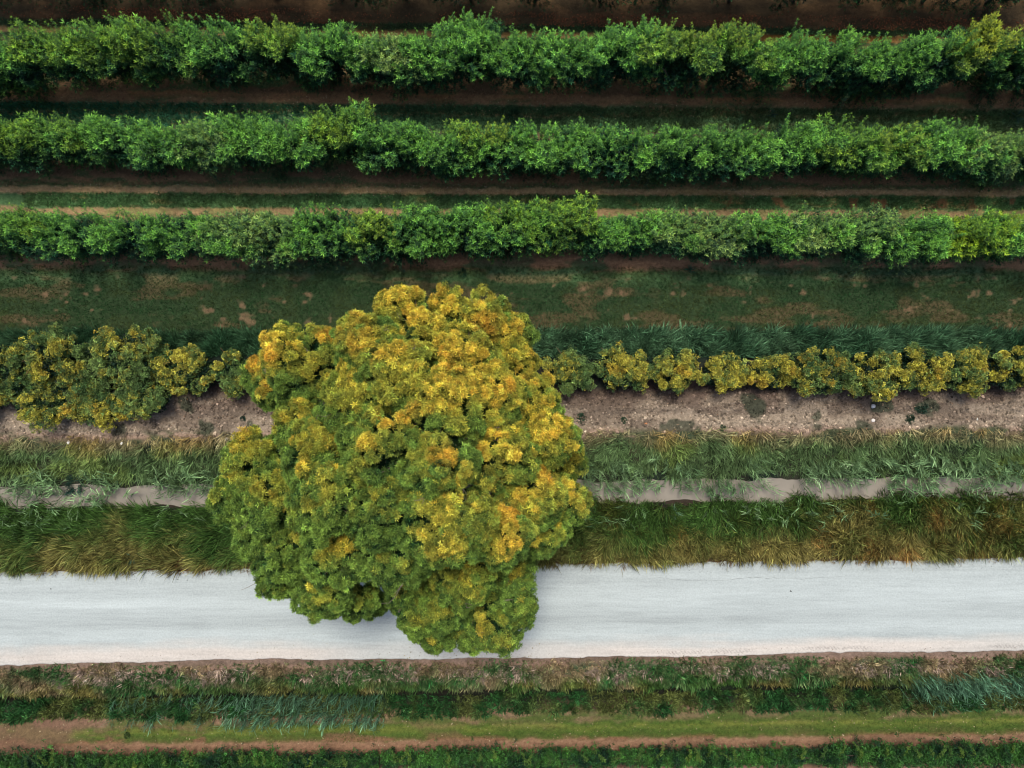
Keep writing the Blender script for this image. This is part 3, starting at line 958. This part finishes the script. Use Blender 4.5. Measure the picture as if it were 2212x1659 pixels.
# ------------------------------------------------------------------ trained vine row along the lower edge
VR = np.random.default_rng(88)
vpos = list(range(-60, 2330, 118))
for i, u0 in enumerate(vpos):
    u = u0 + VR.uniform(-14, 14)
    v0 = 1640 + (fbm(np.array([u * .006]), np.array([2.]), 301)[0] - .5) * 14
    gx_, gy_ = ground_xy(u, v0)
    if i < 2: word = 'dark vine bush at the lower left corner, %s from the left' % ORD[i]
    else: word = '%s vine bush from the left in the leafy row along the bottom edge' % ORD[i]
    t = obj('vine_bush', None, label=word, cat='vine', group='vine bushes along the bottom edge', loc=(gx_, gy_, 0))
    b = Bag()
    ax, ay, H = 66 * S * VR.uniform(.9, 1.1), 19 * S * VR.uniform(.85, 1.2), VR.uniform(.85, 1.05)
    n = 1250
    pos = np.stack([VR.uniform(-1, 1, n) * ax, VR.normal(size=n) * ay * .55, H * (.12 + .88 * VR.uniform(0, 1, n) ** .7)], -1)
    lump = fbm((pos[:, 0] + gx_) * 1.6, pos[:, 2] * 0 + 3, 310)
    pos[:, 2] *= .6 + .8 * lump
    pos[:, 1] *= .6 + .9 * lump
    Wv = pos + np.array([gx_, gy_, 0])
    g = np.clip(vn3(Wv, 2.2, 61)[:, None] * 1.3 - .25 + VR.normal(size=(n, 1)) * .12, 0, 1)
    col = (np.array([.008, .040, .018]) * (1 - g) + np.array([.070, .210, .035]) * g) * np.exp(VR.normal(size=(n, 1)) * .4)
    mixes(b, ROUND, pos, VR.normal(size=(n, 3)) * .7 + np.array([0, .1, .8]), VR.uniform(.09, .15, n), col, VR)
    obj('foliage', b.mesh('vine_foliage', M_SHRUB), parent=t)
    sb = Bag()
    tube(sb, [[0, 0, -.1], [.02, .01, .3], [0, 0, .6]], [.05, .04, .03], bk * .6, 6)
    tube(sb, [[-ax, 0, .62], [-ax * .3, .02, .64], [ax * .4, -.02, .63], [ax, 0, .62]], [.02, .025, .025, .02], bk * .6, 5)
    obj('stem', sb.mesh('vine_stem', M_BARK, True), parent=t)
    for j in range(VR.integers(3, 6)):
        b = Bag()
        a = np.array([VR.uniform(-1, 1) * ax, 0, H * .8])
        L = VR.uniform(.45, 1.15)
        e = a + np.array([VR.normal() * .25, L * .95, VR.uniform(.1, .55)])
        s_ = np.linspace(0, 1, 14)[:, None]
        pp = a * (1 - s_) + e * s_ + np.array([.12, 0, .1]) * np.sin(s_ * 3.1 * VR.uniform(.6, 1.4))
        tube(b, pp, np.linspace(.010, .004, 14), np.array([.07, .12, .03]), 4)
        g = VR.uniform(.2, 1)
        cl = np.array([.03, .10, .03]) * (1 - g) + np.array([.14, .24, .035]) * g
        mixes(b, ROUND, pp + VR.normal(size=pp.shape) * .03, VR.normal(size=pp.shape) * .5 + np.array([0, 0, 1.]), np.linspace(.15, .07, 14), np.tile(cl, (14, 1)) * VR.uniform(.8, 1.2, (14, 1)), VR)
        obj('shoot', b.mesh('vine_shoot', M_SHRUB), parent=t)

# ------------------------------------------------------------------ grasses and other uncountable growth
GR = np.random.default_rng(202)


def strip_points(u0, u1, v0, v1, n, rng=GR):
    u = rng.uniform(u0, u1, n); v = rng.uniform(v0, v1, n)
    x, y = ground_xy(u, v)
    return u, v, x, y


def lerp3(a, b, t):
    return np.asarray(a) * (1 - t[:, None]) + np.asarray(b) * t[:, None]


def grass(name, label, areas, tmpls, lean, mat=M_GRASS, clump=0):
    """areas: (u0,u1,v0,v1,n,size lo,hi,colour fn,mask fn,angle fn)"""
    b = Bag()
    for (u0, u1, v0, v1, n, s0, s1, cf, mf, af) in areas:
        u, v, x, y = strip_points(u0, u1, v0, v1, n)
        x = x + 0
        if v0 > 700:
            y = y + (fbm(x * .55, y * 0 + n, 900) - .5) * 14 * S * (0 if v1 - v0 < 28 and v0 < 1440 else 1)
        if mf is not None:
            k = mf(u, v, x, y) > GR.uniform(size=n)
            u, v, x, y = u[k], v[k], x[k], y[k]
        m = len(x)
        an = af(u, v, x, y) + GR.normal(size=m) * .35
        wx_, wy_ = np.cos(an), np.sin(an)
        if clump:
            # each tuft belongs to the nearest of a jittered lattice of tussocks and leans away from its middle
            g_ = clump
            ix, iy = np.floor(x / g_), np.floor(y / g_)
            cx_ = (ix + .15 + .7 * hsh(ix, iy, ix * 0 + 1)) * g_; cy_ = (iy + .15 + .7 * hsh(ix, iy, ix * 0 + 2)) * g_
            vig = hsh(ix, iy, ix * 0 + 3)
            x = cx_ + (x - cx_) * .82; y = cy_ + (y - cy_) * .9
            ox, oy = (x - cx_) / g_, (y - cy_) / g_
            wx_ = wx_ * .8 + ox * 1.3; wy_ = wy_ * .8 + oy * 1.3
        else:
            vig = np.full(m, .5)
        z = np.maximum(height(x, y), -.66) - .02
        ln = lean * (.6 + .8 * GR.uniform(size=m))
        dr = np.stack([wx_ * ln, wy_ * ln, np.ones(m)], -1)
        mixes(b, tmpls, np.stack([x, y, z], -1), dr, GR.uniform(s0, s1, m) * (.65 + .7 * vig), cf(u, v, x, y) * (.7 + .6 * hsh(np.round(vig * 1e4), np.round(vig * 7e3)))[:, None] * np.exp(GR.normal(size=(m, 1)) * .36), GR)
    return obj(name, b.mesh(name, mat), label=label, cat='grass', kind='stuff')


anyang = lambda u, v, x, y: GR.uniform(0, 6.28, len(u))


def flow(base, amp, f, seed):
    return lambda u, v, x, y: base + amp * (fbm(x * f, y * f, seed, 2) - .5) * 4


def col_turf(u, v, x, y):
    t = ss(fbm(x * .7, y * 1.3, 401), .40, .62)
    return lerp3((.026, .085, .028), (.070, .100, .030), t)


def m_turf(u, v, x, y):
    return 1 - .9 * ss(fbm(x * 1.9, y * 2.4, 95, 3) + .10 * (fbm(x * .25, y * .3, 96, 2) - .5), .66, .74)


def col_dark(u, v, x, y):
    t = fbm(x * .8, y * 1.3, 405)
    return lerp3((.075, .240, .090), (.140, .220, .075), t) * (1 - .3 * (v < 95))[:, None]


U0, U1 = -60, 2270
grass('turf', 'short dark green turf with bare tan patches between the third orchard row and the shrubs',
      [(U0, U1, 574, 735, 56000, .09, .17, col_turf, m_turf, anyang)], SHORT, .8)
grass('alley_grass', 'dark grass growing in stripes between the wheel tracks of the orchard alleys',
      [(U0, U1, 40, 54, 4500, .08, .16, col_dark, None, anyang), (U0, U1, 70, 90, 3500, .08, .16, col_dark, None, anyang),
       (U0, U1, 224, 238, 4500, .10, .2, col_dark, None, anyang), (U0, U1, 220, 275, 17000, .14, .28, lambda u, v, x, y: lerp3((.050, .210, .110), (.095, .165, .065), ss(u, 200, 1600)), None, anyang),
       (U0, U1, 390, 402, 4000, .08, .15, col_dark, None, anyang), (50, U1, 416, 446, 15000, .11, .22, col_dark, lambda u, v, x, y: 1 - .9 * ss(fbm(x * 1.5, y * .6, 98, 2), .58, .64) * ss(u, 1300, 1700), anyang),
       (U0, U1, 462, 475, 3000, .08, .16, col_dark, None, anyang)], SHORT, .7)
grass('sedge_fringe', 'tall blue-green sedge combed along the upper side of the shrub line',
      [(U0, 600, 722, 772, 5200, .35, .62, lambda u, v, x, y: lerp3((.022, .085, .038), (.075, .150, .070), fbm(x, y, 410)), None, flow(1.75, .35, .5, 411)),
       (1130, U1, 720, 775, 8500, .42, .8, lambda u, v, x, y: lerp3((.020, .080, .036), (.130, .250, .130), fbm(x * .8, y, 412)), None, flow(1.2, .35, .5, 413))], BLADE, .9, clump=.5)


def col_up(u, v, x, y):     # upper bank of the water
    t = np.clip((v - 948) / 32 + (fbm(x * .8, y * .8, 420) - .5) * 1.4, 0, 1)
    a = lerp3((.380, .320, .170), (.130, .215, .085), t)
    w_ = ss(fbm(x * .5, y * .7, 422), .5, .7)
    return lerp3((1, 1, 1), (1.25, 1.1, .8), w_) * a


def col_low(u, v, x, y):    # between water and road
    t = np.clip(.75 * (v - 1130) / 95 + (fbm(x * .45, y * .6, 430) - .5) * 2.2 + .25 * ss(u, 1000, 1900) - .15 + GR.normal(size=len(u)) * .15, 0, 1)
    a = lerp3((.055, .120, .026), (.290, .245, .080), t * .85)
    r = ss(fbm(x * .6, y * .8, 432) + GR.normal(size=len(u)) * .05, .60, .75) * ss(u, 900, 1300)
    return lerp3((1, 1, 1), (1.35, .85, .8), r) * a


grass('bank_grass', 'long wind-combed grass on both banks of the muddy ditch, yellowing towards the road',
      [(U0, U1, 944, 1070, 19000, .35, .62, col_up, lambda u, v, x, y: (.35 + .65 * ss(v, 950, 975)) * (1 - ss(v + (fbm(x * .8, y * 0, 425) - .5) * 40, 1030, 1058)), flow(-1.9, .9, .4, 424)),
       (U0, U1, 1088, 1226, 31000, .42, .85, col_low, lambda u, v, x, y: ss(v + (fbm(x * .8, y * 0, 426) - .5) * 30, 1092, 1110), flow(-2.3, 1.3, .28, 434)),
       (U0, U1, 1214, 1240, 3800, .22, .40, lambda u, v, x, y: lerp3((.20, .14, .035), (.16, .08, .04), fbm(x, y, 440)), lambda u, v, x, y: .85 + 0 * u, flow(-1.9, .9, .4, 441))], BLADE, 1.6, clump=.62)


def m_reed(u, v, x, y):
    return ss(fbm(x * .8, y * 1.2, 450), .42, .58)


col_reed = lambda u, v, x, y: lerp3((.080, .180, .065), (.260, .400, .185), fbm(x * 1.2, y * 1.2, 452))
grass('reeds', 'pale blue-green reeds leaning over the muddy ditch water',
      [(U0, 640, 1035, 1085, 600, .7, 1.1, col_reed, m_reed, anyang), (1180, U1, 1000, 1068, 1000, .7, 1.1, col_reed, m_reed, flow(-1.6, .8, .4, 453)),
       (U0, 640, 1100, 1140, 130, .6, 1.0, col_reed, m_reed, anyang), (1180, U1, 1098, 1150, 210, .6, 1.0, col_reed, m_reed, anyang)], REED, .7)
teal = lambda u, v, x, y: lerp3((.055, .150, .080), (.190, .370, .220), fbm(x * 1.4, y * 1.4, 460))
grass('lower_reeds', 'two drifts of blue-green reeds leaning from the dark ditch below the road',
      [(420, 830, 1502, 1548, 620, .7, 1.15, teal, lambda u, v, x, y: ss(u, 420, 560) * (1 - .4 * ss(u, 780, 830)), flow(-1.95, .3, .4, 461)),
       (230, 460, 1498, 1545, 70, .7, 1.1, teal, None, flow(-1.95, .3, .4, 461)),
       (1900, U1, 1466, 1530, 480, .7, 1.15, teal, lambda u, v, x, y: ss(u + (fbm(x, y, 463) - .5) * 160, 1900, 2040), flow(-1.3, .3, .4, 462))], REED, 1.1)


def col_verge(u, v, x, y):
    t = ss(fbm(x * .5, y * .9, 470), .45, .72)
    a = lerp3((.070, .150, .050), (.270, .215, .120), t + GR.normal(size=len(u)) * .15)
    y_ = ss(v, 1472, 1490) * (1 - ss(v, 1505, 1512)) * ss(fbm(x * .6, y * .8, 475), .3, .6)
    return a * (1 - y_[:, None]) + lerp3((.060, .140, .030), (.200, .180, .055), ss(fbm(x * .7, y * .9, 472), .35, .65)) * y_[:, None]


grass('verge_weeds', 'tangled brown and green weeds on the strip under the road and along the dark ditch',
      [(U0, U1, 1441, 1498, 26000, .14, .32, col_verge, lambda u, v, x, y: .25 + .75 * ss(v + (fbm(x * .9, y * 1.1, 479) - .5) * 34, 1446, 1462), anyang),
       (U0, U1, 1478, 1508, 7500, .24, .46, col_verge, None, flow(-1.6, .5, .4, 474)),
       (U0, U1, 1524, 1556, 12500, .18, .36, lambda u, v, x, y: lerp3((.028, .105, .030), (.120, .150, .045), ss(fbm(x * .9, y, 476), .35, .7)), None, anyang)], COARSE, 1.2, clump=.4)
grass('dry_weeds', 'pinkish grey dry weeds lying in a broken line under the road',
      [(U0, U1, 1456, 1486, 5200, .2, .36, lambda u, v, x, y: lerp3((.30, .23, .18), (.46, .37, .30), fbm(x, y, 480)), lambda u, v, x, y: ss(fbm(x * .45, y * .8, 481), .42, .6), anyang)], COARSE, 1.5, clump=.35)


def col_mead(u, v, x, y):
    t = ss(fbm(x * .5, y * 1.2, 490), .4, .62)
    return lerp3((.055, .115, .020), (.150, .165, .036), t)


grass('meadow_strip', 'short yellow-green grass strip between the dark ditch and the vine row',
      [(120, U1, 1562, 1608, 19000, .06, .12, col_mead, lambda u, v, x, y: ss(u, 120, 420) * (.4 + .6 * ss(fbm(x * .6, y * 1.2, 492), .35, .5)), anyang)], SHORT, .8)

# fallen leaves -------------------------------------------------------
FL = np.random.default_rng(303)


def flat(name, label, areas, cat='fallen leaves', mat=M_DRY):
    b = Bag()
    tmp = tm([(*leaf(np.zeros(3), np.array([1., 0, 0]), np.array([0, 1., 0]), 1, .5), 1.0)])
    for (u0, u1, v0, v1, n, s0, s1, c0, c1, mf) in areas:
        u = FL.uniform(u0, u1, n); v = FL.uniform(v0, v1, n)
        x, y = ground_xy(u, v)
        if mf:
            k = mf(u, v, x, y) > FL.uniform(size=n); x, y = x[k], y[k]
        m = len(x)
        zd = np.stack([FL.normal(size=m) * .35, FL.normal(size=m) * .35, np.ones(m)], -1)
        rd_ = ss(plan(x, y)[1], 1236, 1242) * (1 - ss(plan(x, y)[1], 1434, 1440)) * .055
        b.scatter(tmp, np.stack([x, y, height(x, y) + .035 + rd_], -1), zd, FL.uniform(s0, s1, m), lerp3(c0, c1, FL.uniform(size=m)) * FL.uniform(.6, 1.3, (m, 1)), None, FL)
    return obj(name, b.mesh(name, mat), label=label, cat=cat, kind='stuff')


patch = lambda u, v, x, y: .12 + .88 * ss(fbm(x * .35, y * 1.2, 501), .42, .62)
flat('fallen_leaves', 'rust and straw coloured fallen leaves strewn along the foot of the orchard rows',
     [(U0, U1, 12, 42, 6500, .06, .11, (.34, .11, .045), (.22, .09, .05), patch), (U0, U1, 186, 216, 4200, .05, .10, (.40, .17, .09), (.26, .16, .10), patch),
      (U0, U1, 366, 396, 3200, .05, .09, (.40, .21, .13), (.26, .16, .10), patch), (U0, U1, 200, 245, 500, .05, .09, (.6, .5, .34), (.5, .36, .2), None),
      (U0, U1, 395, 420, 700, .05, .09, (.6, .5, .36), (.5, .36, .24), None), (U0, U1, 55, 68, 160, .05, .09, (.34, .28, .19), (.28, .2, .12), None),
      (U0, U1, 1560, 1640, 520, .05, .10, (.46, .40, .27), (.30, .22, .12), None), (U0, U1, 550, 590, 500, .05, .08, (.2, .12, .07), (.14, .08, .05), None),
      (860, 1180, 1400, 1440, 60, .05, .09, (.30, .24, .06), (.16, .12, .05), None), (520, 1160, 1250, 1430, 90, .04, .08, (.30, .26, .06), (.16, .15, .05), None),
      (U0, U1, 1240, 1258, 160, .03, .06, (.2, .17, .1), (.12, .1, .07), None), (U0, U1, 1418, 1438, 260, .03, .06, (.22, .16, .1), (.14, .1, .07), None),
      (U0, U1, 850, 950, 700, .06, .12, (.34, .26, .18), (.22, .12, .07), None)])

# clods of the tilled strip -------------------------------------------
CL = np.random.default_rng(404)
ov = np.array([[1, 0, 0], [0, 1, 0], [-1, 0, 0], [0, -1, 0], [0, 0, 1], [.7, .7, .6], [-.7, .7, .6], [-.7, -.7, .6], [.7, -.7, .6], [0, 0, -.5]], float)
oq = np.array([[0, 5, 4, 8], [5, 1, 6, 4], [4, 6, 2, 7], [8, 4, 7, 3], [0, 1, 5, 5], [1, 2, 6, 6], [2, 3, 7, 7], [3, 0, 8, 8]])[:4]
sideq = np.array([[0, 9, 1, 5], [1, 9, 2, 6], [2, 9, 3, 7], [3, 9, 0, 8]])
oq = np.concatenate([oq, sideq])
tm_cl = []
for _ in range(6):
    vv_ = ov * CL.uniform(.6, 1.15, (10, 1)) * np.array([1, CL.uniform(.6, 1), .6])
    tm_cl.append((vv_, oq, np.ones((10, 3))))
b = Bag()
u, v, x, y = strip_points(U0, U1, 846, 950, 15000, CL)
k = (.25 + .75 * ss(fbm(x * 1.2, y * 1.2, 510), .35, .6)) > CL.uniform(size=len(x))
x, y = x[k], y[k]; m = len(x)
c_ = ground_colour(x, y) * np.exp(CL.normal(size=(m, 1)) * .38)
mixes(b, tm_cl, np.stack([x, y, height(x, y) + .01], -1), CL.normal(size=(m, 3)) * .3 + np.array([0, 0, 1.]), CL.uniform(.03, .11, m) * CL.uniform(.5, 1.2, m), c_, CL)
obj('soil_clods', b.mesh('soil_clods', M_GROUND), label='pinkish brown clods of dry tilled soil', cat='soil clods', kind='stuff')

# stones --------------------------------------------------------------
ST = np.random.default_rng(606)
STONES = [(1885, 877, .13, (.55, .57, .6), 'pale grey flat stone, upper of two stones on the tilled soil'),
          (1885, 908, .09, (.7, .66, .62), 'small white stone just below the pale grey flat one on the tilled soil'),
          (2110, 905, .08, (.62, .64, .58), 'small pale stone among weeds near the right edge of the tilled soil'),
          (1395, 915, .07, (.50, .22, .10), 'rust orange scrap lying on the tilled soil'),
          (148, 956, .10, (.7, .7, .68), 'white stone at the lower edge of the tilled soil on the far left'),
          (262, 958, .08, (.7, .7, .66), 'white stone on the left tilled soil, right of another one'),
          (733, 866, .07, (.6, .6, .56), 'small pale stone close to the left side of the big tree'),
          (505, 944, .12, (.6, .58, .5), 'whitish stone against the big tree at the edge of the soil'),
          (488, 948, .10, (.6, .56, .48), 'whitish flat stone left of the one against the big tree')]
for (u, v, r, c_, lab) in STONES:
    x, y = (u - 1106) * S, (829.5 - v) * S
    b = Bag()
    a = np.arange(10) / 10 * 6.283
    rr = ST.uniform(.75, 1.15, 10); sx = ST.uniform(.7, 1.2)
    rings = []
    for hgt, k_ in ((-.3, .9), (0.05, 1), (.3, .85), (.42, .45), (.44, .02)):
        rings.append(np.stack([np.cos(a) * rr * k_ * sx, np.sin(a) * rr * k_, np.full(10, hgt) + ST.normal(size=10) * .03], -1))
    V_ = np.concatenate(rings) * r
    q = []
    for i in range(4):
        for j in range(10):
            q.append([i * 10 + j, i * 10 + (j + 1) % 10, i * 10 + 10 + (j + 1) % 10, i * 10 + 10 + j])
    b.add(V_, np.array(q), np.array(c_))
    zz = float(height(np.array([x]), np.array([y]))[0])
    obj('stone', b.mesh('stone', M_STONE, True), label=lab, cat='stone', loc=(x, y, zz + .03))
DEB = [(112, 1272 - 1, .045, 'dark pebble on the road near the left edge'), (406, 1252, .04, 'dark scrap on the road near its upper edge, right one of a pair'),
       (385, 1252, .03, 'tiny dark crumb on the road, left of the larger dark scrap'), (1708, 1276, .055, 'dark scrap on the right half of the road, upper one of a pair'),
       (1700, 1288, .04, 'dark flat scrap on the right half of the road, lower one of a pair')]
for (u, v, r, lab) in DEB:
    x, y = (u - 1106) * S, (829.5 - v) * S
    b = Bag()
    for j in range(4):
        vv_ = tm_cl[j][0] * r * ST.uniform(.4, .8) + np.array([ST.normal() * r * .6, ST.normal() * r * .3, 0])
        b.add(vv_, oq, np.array([.06, .06, .055]))
    obj('road_debris', b.mesh('road_debris', M_STONE), label=lab, cat='debris', loc=(x, y, .06))

# single weeds that stand out ------------------------------------------
WD = np.random.default_rng(707)
WEEDS = [(1490, 575 + 8, .42, (.05, .13, .07), 'spiky rosette weed in the turf under the third row', 'r'),
         (1110, 335 - 85, .5, (.03, .10, .05), 'large tufted weed in the grass above the second row, left of centre gap', 'b'),
         (1300, 250, .42, (.04, .11, .06), 'tufted weed in the alley above the second row', 'r'),
         (2195, 335 - 83, .5, (.05, .12, .08), 'blue-green weed clump in the alley near the right edge', 'r'),
         (1665, 248, .4, (.05, .12, .09), 'bluish weed cluster in the alley above the second row', 'r'),
         (1000, 590, .35, (.04, .10, .05), 'small green weed at the upper edge of the turf', 'b'),
         (1990, 880, .55, (.03, .07, .045), 'dark green weed patch on the tilled soil under the golden shrubs', 'g'),
         (1965, 905, .45, (.035, .075, .045), 'dark weed beside the larger patch on the tilled soil', 'g'),
         (1348, 908, .30, (.04, .09, .05), 'small weed on the tilled soil right of the big tree', 'g'),
         (1562, 925, .32, (.04, .09, .045), 'small green weed at the lower edge of the tilled soil', 'g'),
         (1255, 905, .5, (.03, .07, .04), 'weed patch on shaded soil touching the big tree', 'g'),
         (525, 905, .3, (.03, .07, .05), 'dark weed on the tilled soil left of the big tree', 'g'),
         (320, 968, .5, (.03, .07, .05), 'dark weed clump at the lower edge of the left tilled soil', 'g'),
         (150, 1050, .8, (.025, .085, .060), 'dense dark teal weed clump on the bank above the water, far left', 'b'),
         (275, 1600 - 12, .3, (.06, .1, .03), 'low weed at the left end of the grass strip', 'g'),
         (285, 1205, .55, (.10, .20, .13), 'pale star-shaped reed plant in the long grass above the road', 'r'),
         (1900, 1150 - 30, .7, (.12, .24, .13), 'pale star-shaped reed plant under the muddy water', 'r'),
         (1795, 1188, .5, (.10, .19, .11), 'small star-shaped reed plant in the dry grass right of centre', 'r'),
         (1460, 1110, .6, (.12, .23, .13), 'star-shaped reed plant at the lower bank right of the big tree', 'r')]
for (u, v, r, c_, lab, k_) in WEEDS:
    x, y = (u - 1106) * S, (829.5 - v) * S
    b = Bag()
    n = {'r': 22, 'b': 70, 'g': 60}[k_]
    a = WD.uniform(0, 6.28, n)
    if k_ == 'r':
        pos = np.zeros((n, 3)) + WD.normal(size=(n, 3)) * np.array([.05, .05, .02]) * r
        dr = np.stack([np.cos(a), np.sin(a), WD.uniform(.25, .9, n)], -1)
        b1 = [tm([(*leaf(np.zeros(3), np.array([0, 0, 1.]), np.array([1., 0, 0]), 1, .13, .12, 2), 1.)])]
        mixes(b, b1, pos, dr, WD.uniform(.6, 1.1, n) * r, np.tile(c_, (n, 1)) * WD.uniform(.8, 1.3, (n, 1)), WD)
    else:
        pos = np.stack([np.cos(a), np.sin(a), 0 * a], -1) * (r * .5 * WD.uniform(0, 1, n) ** .6)[:, None]
        dr = np.stack([np.cos(a), np.sin(a), WD.uniform(.6, 1.6, n)], -1)
        mixes(b, BLADE if k_ == 'b' else ROUND, pos, dr, WD.uniform(.5, 1, n) * r * (.8 if k_ == 'b' else .3), np.tile(c_, (n, 1)) * WD.uniform(.6, 1.4, (n, 1)), WD)
    zz = float(height(np.array([x]), np.array([y]))[0])
    obj('weed', b.mesh('weed', M_GRASS), label=lab, cat='weed', loc=(x, y, zz))
